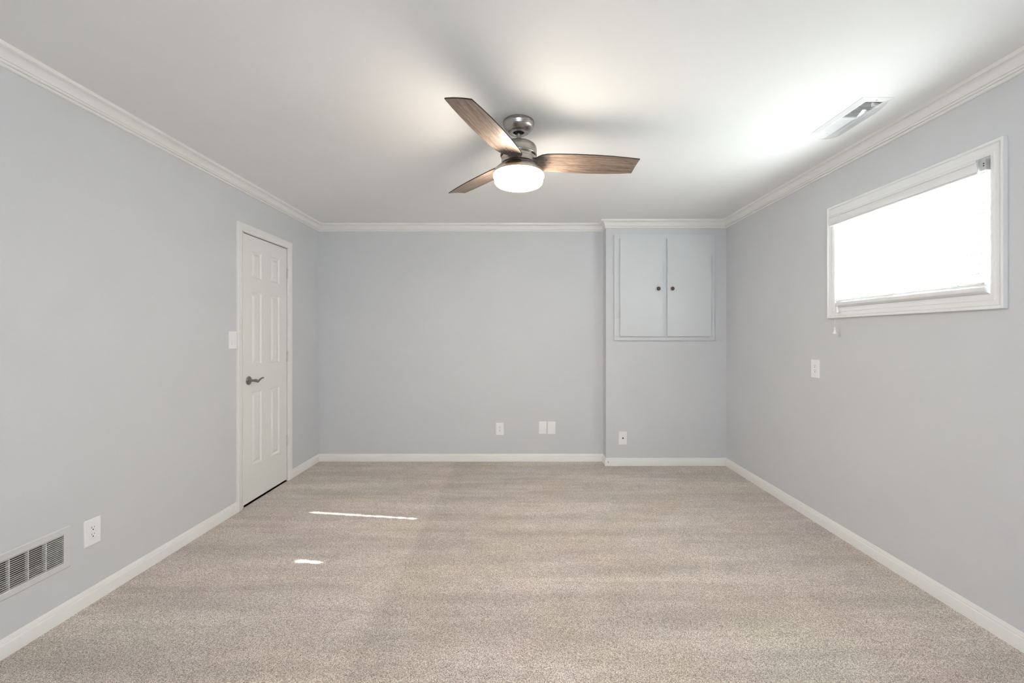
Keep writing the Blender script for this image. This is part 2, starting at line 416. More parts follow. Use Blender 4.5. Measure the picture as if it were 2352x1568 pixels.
# baseboards (thickness, height)
base = [(0.0130, 0.0), (0.0130, 0.0500), (0.0118, 0.0530), (0.0075, 0.0545), (0.0070, 0.0575), (0.0088, 0.0600), (0.0075, 0.0640), (0.0045, 0.0690), (0.0040, 0.0745), (0.0025, 0.0765), (0.0, 0.0765)]
bpath = [(XL, DOOR[0] - 0.070), (XL, YR), (XR, YR), (XR, YC), (XC, YC), (XC, YB), (XL, YB), (XL, DOOR[1] + 0.042)]
offs = [offset_path(bpath, p, False) for p, _ in base]
def base_seg(bm, k):
    sweep_rings(bm, [[(o[k].x, o[k].y, z), (o[k + 1].x, o[k + 1].y, z)] for o, (_, z) in zip(offs, base)], closed=False, caps=True)
for nm, ks, lb in (('baseboard_left', (0, 6), 'white baseboard along the left wall, broken by the door'), ('baseboard_rear', (1,), None),
                   ('baseboard_right', (2,), 'white baseboard along the right wall'),
                   ('baseboard_chase', (3, 4), 'white baseboard wrapping the wall section below the cabinet'),
                   ('baseboard_back', (5,), 'white baseboard along the back wall')):
    bm = bmesh.new()
    for k in ks: base_seg(bm, k)
    mats = [M['trim']]
    if nm == 'baseboard_chase':     # a dark chip at the outside corner
        mats.append(M['mark'])
        v = [(XC + 0.012, 0.046), (XC + 0.016, 0.047), (XC + 0.026, 0.030), (XC + 0.022, 0.029)]
        fr = [bm.verts.new((x, YC - 0.0136, z)) for x, z in v]; bk = [bm.verts.new((x, YC - 0.0122, z)) for x, z in v]
        fs = [bm.faces.new(fr), bm.faces.new(bk[::-1])] + [bm.faces.new((fr[i], fr[(i + 1) % 4], bk[(i + 1) % 4], bk[i])) for i in range(4)]
        for f in fs: f.material_index = 1
    struct(nm, bm, mats, smooth=True, label=lb)

# ------------------------------------------------------------------ door (structure)
door = struct_empty('door_1', 'white six-panel door in the left wall with a bronze lever')
cas = [(0.0, 0.0), (0.0, 0.0085), (0.004, 0.0105), (0.012, 0.0125), (0.022, 0.0125), (0.026, 0.0145), (0.046, 0.0165), (0.054, 0.0165), (0.057, 0.014), (0.057, 0.0)]
bm = bmesh.new()
y0, y1, zt = DOOR[0] - 0.013, DOOR[1] - 0.015, DOOR[2]
sweep_rings(bm, [[(XL + hh, y0 - a, 0.0), (XL + hh, y0 - a, zt + a), (XL + hh, y1 + a, zt + a), (XL + hh, y1 + a, 0.0)] for a, hh in cas], closed=False, caps=True)
link('door_casing', bm, M['trim'], door, smooth=True)
bm = bmesh.new()     # jamb lining
box(bm, XL - 0.115, XL + 0.002, DOOR[0], DOOR[0] + 0.0100, 0, DOOR[2])
box(bm, XL - 0.115, XL + 0.002, DOOR[1] - 0.0110, DOOR[1], 0, DOOR[2])
box(bm, XL - 0.115, XL + 0.002, DOOR[0], DOOR[1], DOOR[2] - 0.0035, DOOR[2] + 0.0)
box(bm, XL - 0.060, XL - 0.046, DOOR[0] + 0.010, DOOR[0] + 0.022, 0, DOOR[2] - 0.004)
box(bm, XL - 0.060, XL - 0.046, DOOR[1] - 0.023, DOOR[1] - 0.011, 0, DOOR[2] - 0.004)
link('door_jamb', bm, M['trim'], door)
# slab with six raised panels
SY0, SY1, SZ0, SZ1 = DOOR[0] + 0.0125, DOOR[1] - 0.0140, 0.014, DOOR[2] - 0.0115
cols = [(3.303, 3.436), (3.556, 3.690)]; rows = [(0.285, 0.855), (1.062, 1.631), (1.738, 1.953)]
ys = [SY0, *cols[0], *cols[1], SY1]; zs = [SZ0, *rows[0], *rows[1], *rows[2], SZ1]
XF = XL - 0.004
bm = bmesh.new()
for i in range(5):
    for j in range(7):
        a, b, c, d = ys[i], ys[i + 1], zs[j], zs[j + 1]
        if i in (1, 3) and j in (1, 3, 5):
            rr = [(0, 0), (0.004, -0.0015), (0.010, -0.0085), (0.017, -0.0095), (0.022, -0.0085), (0.038, -0.0020), (0.040, -0.0015)]
            rings = [[(XF + dx, a + s, c + s), (XF + dx, b - s, c + s), (XF + dx, b - s, d - s), (XF + dx, a + s, d - s)] for s, dx in rr]
            sweep_rings(bm, rings)
            bm.faces.new([bm.verts.new(p) for p in rings[-1]])
        else:
            bm.faces.new([bm.verts.new(p) for p in ((XF, a, c), (XF, b, c), (XF, b, d), (XF, a, d))])
pts = [(SY0, SZ0), (SY1, SZ0), (SY1, SZ1), (SY0, SZ1)]
for k in range(4):
    (a, c), (b, d) = pts[k], pts[(k + 1) % 4]
    bm.faces.new([bm.verts.new(p) for p in ((XF, a, c), (XF, b, d), (XF - 0.035, b, d), (XF - 0.035, a, c))])
bm.faces.new([bm.verts.new((XF - 0.035, a, c)) for a, c in pts])
bmesh.ops.remove_doubles(bm, verts=bm.verts, dist=1e-5)
slab_o = link('door_slab', bm, M['door'], door)
for z in (1.843, 1.108, 0.362):
    bm = bmesh.new()
    yc = SY1 + 0.0035
    for k in range(5):
        z0 = z - 0.045 + k * 0.018
        lathe(bm, [(0, z0 + 0.0006), (0.0058, z0 + 0.0010), (0.0066, z0 + 0.0022), (0.0066, z0 + 0.0158), (0.0058, z0 + 0.0170), (0, z0 + 0.0174)], 16, c=(XL + 0.004, yc, 0))
    lathe(bm, [(0, z + 0.050), (0.0035, z + 0.049), (0.0062, z + 0.0462), (0.0062, z + 0.0452), (0, z + 0.0452)], 16, c=(XL + 0.004, yc, 0))
    lathe(bm, [(0, z - 0.050), (0.0035, z - 0.049), (0.0062, z - 0.0462), (0.0062, z - 0.0452), (0, z - 0.0452)], 16, c=(XL + 0.004, yc, 0))
    box(bm, XL - 0.0045, XL - 0.0025, yc - 0.013, yc, z - 0.045, z + 0.045)
    link('hinge', bm, M['hinge'], door, smooth=True)
# lever handle
hy, hz = 3.268, 0.948
lever = bmesh.new()
lathe(lever, [(0, 0.0), (0.033, 0.0), (0.0335, 0.002), (0.032, 0.005), (0.026, 0.0085), (0.017, 0.011), (0.0135, 0.013), (0.013, 0.017)], 40, axis='X', c=(XF, hy, hz))
lathe(lever, [(0.013, 0.017), (0.0105, 0.020), (0.0100, 0.046), (0.0125, 0.049), (0.0130, 0.058), (0.0105, 0.064), (0, 0.066)], 28, axis='X', c=(XF, hy, hz))
pts = []; rad = []
for i in range(19):
    t = i / 18
    pts.append((XF + 0.055 + 0.004 * math.sin(t * PI), hy + 0.004 + t * 0.100, hz - 0.010 * math.sin(min(1, t / 0.35) * PI) * (t < .35) + (0.013 * math.sin((t - 0.35) / 0.65 * PI * 0.72) if t >= .35 else 0)))
    rad.append(0.0095 - 0.0035 * t - (0.003 if i == 18 else 0))
tube(lever, pts, rad, 14, 0.75, up=Vector((1, 0, 0)))
lv = link('door_handle', lever, M['nickel_dark'], door, smooth=True); lv['label'] = 'dark satin nickel wave lever'
bm = bmesh.new(); box(bm, XL - 0.0050, XL - 0.0030, SY0 - 0.0010, SY0 + 0.0045, 0.920, 0.976)
link('latch_plate', bm, M['blackrub'], door)

# ------------------------------------------------------------------ window (structure) and its blind
win = struct_empty('window_1', 'white framed high window in the right wall')
wy0, wy1, wz0, wz1 = WIN
wc = [(0.0, 0.0), (0.0, 0.010), (0.003, 0.012), (0.010, 0.0125), (0.013, 0.0145), (0.017, 0.0155), (0.0185, 0.0125), (0.034, 0.0140), (0.040, 0.0175), (0.0415, 0.0130), (0.0435, 0.0130), (0.045, 0.0185), (0.049, 0.0215), (0.055, 0.0215), (0.057, 0.0200), (0.057, 0.0)]
bm = bmesh.new()
sweep_rings(bm, [[(XR - hh, wy0 - a, wz0 - a), (XR - hh, wy1 + a, wz0 - a), (XR - hh, wy1 + a, wz1 + a), (XR - hh, wy0 - a, wz1 + a)] for a, hh in wc])
link('window_casing', bm, M['casing'], win, smooth=True)
bm = bmesh.new()
e = 0.010
for a, b, c, d in ((wy0, wy0 + e, wz0, wz1), (wy1 - e, wy1, wz0, wz1), (wy0 + e, wy1 - e, wz0, wz0 + e), (wy0 + e, wy1 - e, wz1 - e, wz1)):
    box(bm, XR - 0.001, XR + T, a, b, c, d)
link('window_jamb', bm, M['casing'], win)
bm = bmesh.new()
def frame_box(bm, x0, x1, a, b, c, d, w, bev=0.002):
    box(bm, x0, x1, a, a + w, c, d, bev); box(bm, x0, x1, b - w, b, c, d, bev)
    box(bm, x0, x1, a + w, b - w, c, c + w, bev); box(bm, x0, x1, a + w, b - w, d - w, d, bev)
frame_box(bm, XR + 0.098, XR + 0.135, wy0 + e, wy1 - e, wz0 + e, wz1 - e, 0.020)
link('window_sash', bm, M['casing'], win)
bm = bmesh.new(); box(bm, XR + 0.114, XR + 0.118, wy0 + e + 0.015, wy1 - e - 0.015, wz0 + e + 0.015, wz1 - e - 0.015)
link('window_pane', bm, M['glass'], win)

rw = struct_empty('fill_window')  # unseen window behind the camera, added for more daylight
bm = bmesh.new()
ym = YR - 0.10
for a, b, c, d in ((FILL_WIN[0], FILL_WIN[0] + 0.05, FILL_WIN[2], FILL_WIN[3]), (FILL_WIN[1] - 0.05, FILL_WIN[1], FILL_WIN[2], FILL_WIN[3]), (FILL_WIN[0] + 0.05, FILL_WIN[1] - 0.05, FILL_WIN[2], FILL_WIN[2] + 0.05), (FILL_WIN[0] + 0.05, FILL_WIN[1] - 0.05, FILL_WIN[3] - 0.05, FILL_WIN[3]), (-0.025, 0.025, FILL_WIN[2] + 0.05, FILL_WIN[3] - 0.05)):
    box(bm, a, b, ym - 0.02, ym + 0.02, c, d)
link('fill_window_frame', bm, M['casing'], rw)
bm = bmesh.new(); box(bm, XR + T, 14, -8, 14, 1.2, 1.25)
struct('ground', bm, M['ground'])

blind = thing('window_blind', 'white horizontal slat blind in the high window, glowing with daylight', 'blind', (XR - 0.02, (wy0 + wy1) / 2, wz0))
bo = Vector(blind.location)
def P(x, y, z): return (x - bo.x, y - bo.y, z - bo.z)
def pbox(bm, x0, x1, y0, y1, z0, z1, bev=0, mi=0):
    a = P(x0, y0, z0); b = P(x1, y1, z1); return box(bm, a[0], b[0], a[1], b[1], a[2], b[2], bev, mi)
BY0, BY1 = 1.874, 2.7615
XI, XO = 2.040, 2.0833
bm = bmesh.new(); pbox(bm, 2.043, 2.098, BY0 - 0.006, BY1 + 0.004, 2.018, 2.062, 0.001)
link('headrail', bm, M['blindrail'], blind)
bm = bmesh.new(); pbox(bm, 2.0405, 2.100, BY0 - 0.0078, BY0 + 0.022, 2.0155, 2.0645, 0.0012)
for zz in (2.046, 2.036):
    lathe(bm, [(0, 0), (0.0028, 0), (0.0028, 0.0012), (0, 0.0012)], 12, axis='X', c=P(2.0396, BY0 + 0.001, zz), mi=1)
link('headrail_bracket', bm, [M['galv'], M['dark']], blind)
# valance, moulded profile (projection x, z)
vp = [(2.034, 2.069), (2.026, 2.069), (2.024, 2.066), (2.024, 2.057), (2.0300, 2.0545), (2.0300, 2.0515), (2.0255, 2.050), (2.0285, 2.040), (2.0290, 2.028), (2.0265, 2.018), (2.0240, 2.0165), (2.0240, 2.0130), (2.0300, 2.0120), (2.0300, 2.0090), (2.0265, 2.0080), (2.0255, 2.0040), (2.0290, 2.0020), (2.034, 2.0025)]
bm = bmesh.new()
sweep_rings(bm, [[P(x, 1.892, z), P(x, 2.793, z)] for x, z in vp], closed=False, closed_prof=True, caps=True)
link('valance', bm, M['blindrail'], blind, smooth=True)

def slat_mesh(bm, zi, holes, y0=BY0, y1=BY1, tilt=1.0, w=0.0433):
    """curved slat, inner edge high at (XI, zi), outer edge lower; holes = list of y centres of cord slots"""
    us = [0, 0.14, 0.27, 0.5, 0.73, 0.86, 1.0]
    th = 0.0052
    def pt(u, y, s):
        x = XI + u * w; z = zi - u * 0.025 * tilt + 0.0016 * (1 - (2 * u - 1) ** 2)
        n = Vector((0.5, 0, 0.866))
        return P(x + s * n.x * th / 2, y, z + s * n.z * th / 2)
    yy = sorted({y0, y1, *[q for hcen in holes for q in (hcen - 0.004, hcen + 0.004)]})
    hset = [(hcen - 0.004, hcen + 0.004) for hcen in holes]
    def inh(i, a, b): return i in (2, 3) and any(abs(a - q[0]) < 1e-6 and abs(b - q[1]) < 1e-6 for q in hset)
    for i in range(6):
        for a, b in zip(yy, yy[1:]):
            if inh(i, a, b):
                for y in (a, b): bm.faces.new([bm.verts.new(q) for q in (pt(us[i], y, 1), pt(us[i + 1], y, 1), pt(us[i + 1], y, -1), pt(us[i], y, -1))])
                u = us[i] if i == 2 else us[i + 1]
                bm.faces.new([bm.verts.new(q) for q in (pt(u, a, 1), pt(u, b, 1), pt(u, b, -1), pt(u, a, -1))])
                continue
            for s in (1, -1):
                bm.faces.new([bm.verts.new(q) for q in (pt(us[i], a, s), pt(us[i + 1], a, s), pt(us[i + 1], b, s), pt(us[i], b, s))])
    for i in range(6):
        for y in (y0, y1): bm.faces.new([bm.verts.new(q) for q in (pt(us[i], y, 1), pt(us[i + 1], y, 1), pt(us[i + 1], y, -1), pt(us[i], y, -1))])
    for a, b in zip(yy, yy[1:]):
        for u in (0, 1): bm.faces.new([bm.verts.new(q) for q in (pt(u, a, 1), pt(u, b, 1), pt(u, b, -1), pt(u, a, -1))]).material_index = 1
    bmesh.ops.remove_doubles(bm, verts=bm.verts, dist=1e-5)
PITCH = 0.0443
for k in range(11):
    zi = 1.565 + k * PITCH
    hl = [2.620]
    if k in (5, 6): hl.append(1.980)
    bm = bmesh.new(); slat_mesh(bm, zi, hl)
    link('slat', bm, [M['slat'], M['blindrail']], blind, smooth=True)
bm = bmesh.new(); slat_mesh(bm, 1.5225, []); link('slat', bm, [M['slat'], M['blindrail']], blind, smooth=True)
bm = bmesh.new(); slat_mesh(bm, 1.5165, [], tilt=0.9); link('slat', bm, [M['slat'], M['blindrail']], blind, smooth=True)
# bottom rail, tilted
bm = bmesh.new()
rp = [(0.001, 1.4850), (0.000, 1.4860), (0.000, 1.5015), (0.0015, 1.5030), (0.051, 1.4845), (0.052, 1.4830), (0.052, 1.4660), (0.050, 1.4650)]
sweep_rings(bm, [[P(XI + x, BY0 - 0.001, z), P(XI + x, BY1, z)] for x, z in rp], closed=False, closed_prof=True, caps=True)
link('bottom_rail', bm, M['blindrail'], blind, smooth=True)
for yc in (2.620, 2.322, 1.980):      # ladder cords front and back
    bm = bmesh.new()
    tube(bm, [P(XI - 0.0022, yc, 2.018), P(XI - 0.0022, yc, 1.50)], 0.0007, 8)
    tube(bm, [P(XI + 0.0475, yc, 2.018), P(XI + 0.0475, yc, 1.49)], 0.0007, 8)
    link('ladder_cord', bm, M['blindrail'], blind)
    bm = bmesh.new(); lathe(bm, [(0, -0.002), (0.007, -0.002), (0.008, 0.0), (0.006, 0.003), (0, 0.004)], 18, c=P(XI - 0.0005, yc, 1.5085))
    link('cord_button', bm, M['plastic'], blind, smooth=True)
# pull cords with tassels
def tassel(bm, x, y, z, s=1.0):
    lathe(bm, [(0, 0), (0.0045 * s, 0), (0.0062 * s, -0.0015), (0.0045 * s, -0.004), (0.0040 * s, -0.012 * s), (0.0055 * s, -0.020 * s), (0.0085 * s, -0.030 * s), (0.0125 * s, -0.037 * s), (0.0130 * s, -0.040 * s), (0.0095 * s, -0.0445 * s), (0, -0.046 * s)], 24, c=P(x, y, z))
bm = bmesh.new()
tube(bm, [P(2.0225, 2.735, 2.004), P(2.0225, 2.735, 1.343)], 0.0009, 8)
link('pull_cord', bm, M['blindrail'], blind)
bm = bmesh.new(); tassel(bm, 2.0225, 2.735, 1.344); link('cord_tassel', bm, M['plastic'], blind, smooth=True)
bm = bmesh.new()
tube(bm, [P(2.0275, 2.722, 2.004), P(2.0275, 2.722, 1.470)], 0.0009, 8)
link('pull_cord', bm, M['blindrail'], blind)
bm = bmesh.new(); tassel(bm, 2.0275, 2.722, 1.472, 0.85); link('cord_tassel', bm, M['plastic'], blind, smooth=True)

# ------------------------------------------------------------------ ceiling fan
FX, FY = -0.004, 2.300
fan = thing('ceiling_fan', 'brushed nickel ceiling fan with three walnut blades and a lit glass drum', 'ceiling fan', (FX, FY, H))
def Z(z): return z - H
bm = bmesh.new()
lathe(bm, [(0.078, Z(2.4402)), (0.0835, Z(2.4398)), (0.0845, Z(2.437)), (0.0845, Z(2.428)), (0.0825, Z(2.4255)), (0.0825, Z(2.4245)), (0.0815, Z(2.423)), (0.0795, Z(2.414)), (0.075, Z(2.405)), (0.067, Z(2.395)), (0.057, Z(2.386)), (0.0525, Z(2.3832)), (0.0505, Z(2.3825)), (0.0495, Z(2.3812)), (0.0470, Z(2.3808)), (0.031, Z(2.3812)), (0.030, Z(2.383)), (0.030, Z(2.41))], 64)
canopy = link('canopy', bm, M['nickel'], fan, smooth=True)
bm = bmesh.new()
for az in (-92, 90):
    a = R(az); 
    lathe(bm, [(0.0, -0.0870), (0.0026, -0.0868), (0.0036, -0.0855), (0.0036, -0.0835), (0, -0.0835)], 14, axis='Y', c=(0.002, 0, Z(2.4325))) if az < 0 else None
link('screw', bm, M['nickel_dark'], canopy, smooth=True)
bm = bmesh.new()
lathe(bm, [(0, Z(2.386)), (0.016, Z(2.386)), (0.0215, Z(2.389)), (0.027, Z(2.397)), (0.0295, Z(2.408)), (0.0, Z(2.409))], 40)
link('hanger_ball', bm, M['blackrub'], fan, smooth=True)
bm = bmesh.new()
lathe(bm, [(0, Z(2.40)), (0.0125, Z(2.40)), (0.0125, Z(2.305)), (0, Z(2.305))], 32)
link('downrod', bm, M['nickel'], fan, smooth=True)
bm = bmesh.new()
lathe(bm, [(0.0125, Z(2.3235)), (0.020, Z(2.3230)), (0.070, Z(2.3200)), (0.083, Z(2.3165)), (0.0905, Z(2.3105)), (0.0955, Z(2.302)), (0.0980, Z(2.290)), (0.0985, Z(2.259)), (0.0975, Z(2.2575)), (0.086, Z(2.2575)), (0.086, Z(2.249)), (0.0905, Z(2.2485)), (0.0925, Z(2.2470)), (0.0930, Z(2.2380)), (0.0922, Z(2.2372)), (0.0930, Z(2.2364)), (0.0925, Z(2.2140)), (0.080, Z(2.212)), (0, Z(2.212))], 72)
link('motor_housing', bm, M['nickel'], fan, smooth=True)
bm = bmesh.new()
lathe(bm, [(0.080, Z(2.213)), (0.0895, Z(2.2125)), (0.0915, Z(2.2105)), (0.095, Z(2.2060)), (0.105, Z(2.1990)), (0.118, Z(2.1900)), (0.128, Z(2.1790)), (0.1335, Z(2.1680)), (0.1360, Z(2.1575)), (0.1345, Z(2.1560)), (0.126, Z(2.156)), (0.05, Z(2.160)), (0, Z(2.160))], 72)
link('light_collar', bm, M['nickel'], fan, smooth=True)
bm = bmesh.new()
lathe(bm, [(0.125, Z(2.1575)), (0.1345, Z(2.1555)), (0.1362, Z(2.1520)), (0.1362, Z(2.1440)), (0.1345, Z(2.1405)), (0.1310, Z(2.1385)), (0.1300, Z(2.1350)), (0.1300, Z(2.1200)), (0.1280, Z(2.1120)), (0.1220, Z(2.1055)), (0.1120, Z(2.1010)), (0.085, Z(2.0980)), (0.04, Z(2.0965)), (0, Z(2.0962))], 72)
link('glass_shade', bm, M['lamp'], fan, smooth=True)

# blade outline (u outwards, v across; +v is the lower edge)
cw = [(0.0880, -0.028), (0.0980, -0.046), (0.1180, -0.062), (0.1450, -0.0715), (0.20, -0.0765), (0.30, -0.0810), (0.40, -0.0815), (0.50, -0.0785), (0.58, -0.0730), (0.652, -0.0655)]
ccw = [(0.650, 0.0600), (0.58, 0.0690), (0.50, 0.0760), (0.40, 0.0805), (0.30, 0.0800), (0.20, 0.0755), (0.145, 0.0710), (0.115, 0.0660), (0.093, 0.0570), (0.084, 0.0450)]
def blade_mesh():
    bm = bmesh.new(); th = 0.0055
    # build strips between matching stations for a clean surface
    n = len(cw)
    top = []; bot = []
    for (u1, v1), (u2, v2) in zip(cw, ccw[::-1]):
        rowt, rowb = [], []
        for k in range(9):
            t = k / 8; u = u1 + (u2 - u1) * t; v = v1 + (v2 - v1) * t
            cam_ = 0.0035 * (1 - (2 * t - 1) ** 2)
            rowt.append(bm.verts.new((u, v, cam_ + th / 2))); rowb.append(bm.verts.new((u, v, cam_ - th / 2)))
        top.append(rowt); bot.append(rowb)
    for a in range(n - 1):
        for k in range(8):
            bm.faces.new((top[a][k], top[a + 1][k], top[a + 1][k + 1], top[a][k + 1]))
            bm.faces.new((bot[a][k + 1], bot[a + 1][k + 1], bot[a + 1][k], bot[a][k]))
        for k in (0, 8):
            f = bm.faces.new((top[a][k], bot[a][k], bot[a + 1][k], top[a + 1][k])); f.material_index = 1
    for a in (0, n - 1):
        for k in range(8):
            f = bm.faces.new((top[a][k], top[a][k + 1], bot[a][k + 1], bot[a][k])); f.material_index = 1
    return bm
b0 = link('blade', blade_mesh(), [M['wood'], M['edge']], fan, smooth=True)
subs = []
for u, v in ((0.148, -0.022), (0.148, 0.022), (0.172, 0.0)):
    sb = bmesh.new()
    lathe(sb, [(0, -0.0052), (0.0026, -0.0050), (0.0036, -0.0038), (0.0038, 0.0), (0, 0.0)], 14, c=(u, v, 0.0005))
    subs.append(link('blade_screw', sb, M['nickel_dark'], b0, smooth=True))
ab = bmesh.new()
box(ab, 0.070, 0.175, -0.030, 0.030, 0.0035 + 0.0030, 0.0035 + 0.0065, 0.002)
subs.append(link('blade_arm', ab, M['nickel_dark'], b0))
PITCHB = 13.0
for k, az in enumerate((6.0, 129.0, 248.6)):
    if k == 0: b = b0
    else:
        b = b0.copy(); C.objects.link(b); b.parent = fan
        for ch in subs:
            c2 = ch.copy(); C.objects.link(c2); c2.parent = b
    # pitch: +v edge goes down
    m = Matrix.Rotation(R(az), 4, 'Z') @ Matrix.Rotation(R(-PITCHB), 4, 'X')
    b.matrix_local = Matrix.Translation((0, 0, Z(2.2290))) @ m

# ------------------------------------------------------------------ wall plates (local frame: facing -Y, back on y = 0)
def plate_bm(w=0.080, hh=0.126, t=0.0055, inner=None):
    bm = bmesh.new()
    prof = [(0, 0), (0, -0.0035), (0.0012, -0.0050), (0.003, -t)]
    rings = [[(-w / 2 + s, y, -hh / 2 + s), (w / 2 - s, y, -hh / 2 + s), (w / 2 - s, y, hh / 2 - s), (-w / 2 + s, y, hh / 2 - s)] for s, y in prof]
    sweep_rings(bm, rings)
    if inner:
        a, b = inner
        last = rings[-1]
        r2 = [(-a, -t, -b), (a, -t, -b), (a, -t, b), (-a, -t, b)]; r3 = [(x, -t + 0.003, z) for x, _, z in r2]
        sweep_rings(bm, [last, r2, r3]); bm.faces.new([bm.verts.new(p) for p in r3])
    else: bm.faces.new([bm.verts.new(p) for p in rings[-1]])
    bmesh.ops.remove_doubles(bm, verts=bm.verts, dist=1e-6)
    return bm

def outlet(label, loc, rz, w=0.080, hh=0.126):
    t = thing('wall_outlet', label, 'outlet', loc, rz, 'wall outlets')
    link('cover_plate', plate_bm(w, hh, inner=(0.0170, 0.0340)), M['plastic'], t)
    bm = bmesh.new(); box(bm, -0.0164, 0.0164, -0.0062, -0.0025, -0.0334, 0.0334, 0.0006)
    for s in (1, -1):
        zc = s * 0.0165
        box(bm, -0.0077, -0.0055, -0.00635, -0.0058, zc + 0.0010, zc + 0.0095, 0, 1)
        box(bm, 0.0052, 0.0071, -0.00635, -0.0058, zc + 0.0020, zc + 0.0085, 0, 1)
        lathe(bm, [(0, -0.00635), (0.0030, -0.00635), (0.0030, -0.0058), (0, -0.0058)], 16, axis='Y', c=(0, 0, zc - 0.0060), mi=1)
    link('receptacle', bm, [M['plastic'], M['dark']], t)
    return t
outlet('white outlet low on the left wall beside the wall vent', (XL, 2.066, 0.342), R(90))
outlet('white outlet on the back wall, left of the two blank plates', (-0.2013, YB, 0.335), 0)
outlet('white outlet on the right wall below the window corner', (XR, 2.966, 1.062), R(-90), 0.082)

sw = thing('light_switch', 'white rocker light switch on the left wall touching the door casing', 'light switch', (XL, 3.0765, 1.260), R(90))
link('cover_plate', plate_bm(0.080, 0.126, inner=(0.0170, 0.0340)), M['plastic'], sw)
bm = bmesh.new()
prof = [(-0.0332, -0.0040), (-0.0332, -0.0095), (0.0, -0.0062), (0.0332, -0.0058), (0.0332, -0.0025)]
sweep_rings(bm, [[(-0.0160, y, z), (0.0160, y, z)] for z, y in prof], closed=False, caps=True, closed_prof=True)
link('rocker', bm, M['plastic'], sw)

bp = link('blank_wall_plate', plate_bm(0.079, 0.128), M['plastic']); bp.location = (0.239, YB, 0.3460)
bp['label'] = 'blank white wall plate, the left one of the pair, nearer the outlet'; bp['category'] = 'wall plate'; bp['group'] = 'blank plates low on the back wall'
b2 = bp.copy(); C.objects.link(b2); b2.location = (0.331, YB, 0.3448)
b2['label'] = 'blank white wall plate, the right one of the pair, nearer the cabinet side'

cx = thing('coaxial_wall_plate', 'white plate with one dark coaxial jack, low on the wall below the cabinet', 'wall plate', (1.030, YC, 0.274))
link('cover_plate', plate_bm(0.082, 0.129), M['plastic'], cx)
bm = bmesh.new()
lathe(bm, [(0, -0.0110), (0.0015, -0.0110), (0.0018, -0.0140), (0.0045, -0.0140), (0.0047, -0.0070), (0.0080, -0.0070), (0.0080, -0.0050), (0, -0.0050)], 20, axis='Y')
link('jack', bm, M['bronze'], cx, smooth=True)

# ------------------------------------------------------------------ wall vent (return grille)
wv = thing('wall_vent', 'grey painted return air grille at the bottom of the left wall', 'vent', (XL, (VENT[0] + VENT[1]) / 2, 0.323), R(90))
hw = (VENT[1] - VENT[0]) / 2; hh = (VENT[3] - VENT[2]) / 2
bm = bmesh.new()
def rect(s, y, dz=0.0): return [(-hw - s, y, -hh - s), (hw + s, y, -hh - s), (hw + s, y, hh + s), (-hw - s, y, hh + s)]
sweep_rings(bm, [rect(0.0305, 0.0), rect(0.0305, -0.0016), rect(0.027, -0.0046), rect(0.004, -0.0050), rect(0.0, -0.0042), rect(0.0, 0.020)])
link('vent_frame', bm, M['wallvent'], wv)
nl = 15
for k in range(nl):
    zc = -hh + (k + 0.5) * 2 * hh / nl
    bm = bmesh.new()
    th = 0.0010; dy = 0.011; dz = 0.0048
    p = [(-0.002, zc + dz / 2), (-0.002 + dy, zc - dz / 2), (-0.002 + dy, zc - dz / 2 - th), (-0.002, zc + dz / 2 - 0.0034)]
    sweep_rings(bm, [[(-hw, y, z), (hw, y, z)] for y, z in p], closed=False, closed_prof=True, caps=True)
    link('louver', bm, M['louver'], wv)
for k in range(1, 11):
    xx = hw - 0.0025 - k * 0.0675
    bm = bmesh.new(); box(bm, xx - 0.0016, xx + 0.0016, -0.0015, 0.012, -hh, hh)
    link('support_bar', bm, M['wallvent'], wv)
for xx in (hw + 0.014, -hw - 0.014):
    bm = bmesh.new(); lathe(bm, [(0, -0.0066), (0.003, -0.0063), (0.0042, -0.0048), (0.0042, -0.003), (0, -0.003)], 16, axis='Y', c=(xx, 0, 0))
    link('screw', bm, M['wallvent'], wv, smooth=True)
bm = bmesh.new(); box(bm, -hw, hw, 0.0960, 0.0985, -hh, hh); link('dark_backing', bm, M['duct'], wv)  # dark sheet painted in place of the shade behind the louvers

# ------------------------------------------------------------------ ceiling vent
cvx, cvy = (CV[0] + CV[1]) / 2, (CV[2] + CV[3]) / 2
cv = thing('ceiling_vent', 'white louvered ceiling register with a clear air deflector near the window', 'vent', (cvx, cvy, H))
bm = bmesh.new()
x0, x1, y0, y1 = CV[0] - cvx, CV[1] - cvx, CV[2] - cvy, CV[3] - cvy
def rc(ax, ay, z): return [(x0 - ax, y0 - ay, z), (x1 + ax, y0 - ay, z), (x1 + ax, y1 + ay, z), (x0 - ax, y1 + ay, z)]
rg = [rc(0.0350, 0.026, 0.0), rc(0.0350, 0.026, -0.0020), rc(0.0300, 0.022, -0.0035), rc(0.010, 0.010, -0.0085), rc(0.002, 0.002, -0.0090), rc(0, 0, -0.0080), rc(0, 0, 0.03)]
sweep_rings(bm, rg)
link('vent_frame', bm, M['ventpaint'], cv)
bm = bmesh.new(); box(bm, x0, x1, 2.2410 - cvy, 2.2520 - cvy, -0.0080, 0.012); link('center_bar', bm, M['ventpaint'], cv)
def lv_row(ya, yb, n, lean):
    for k in range(n):
        yc = ya + (k + 0.5) * (yb - ya) / n - cvy
        bm = bmesh.new(); d = 0.0120; L = 0.006
        p = [(yc - lean * L, -0.0075), (yc + lean * L, -0.0075 + d), (yc + lean * L + 0.001, -0.0075 + d), (yc - lean * L + 0.0016, -0.0075)]
        sweep_rings(bm, [[(x0, y, z), (x1, y, z)] for y, z in p], closed=False, closed_prof=True, caps=True)
        link('louver', bm, M['ventpaint'], cv)
lv_row(2.088, 2.241, 11, 1)
lv_row(2.252, 2.395, 10, -1)
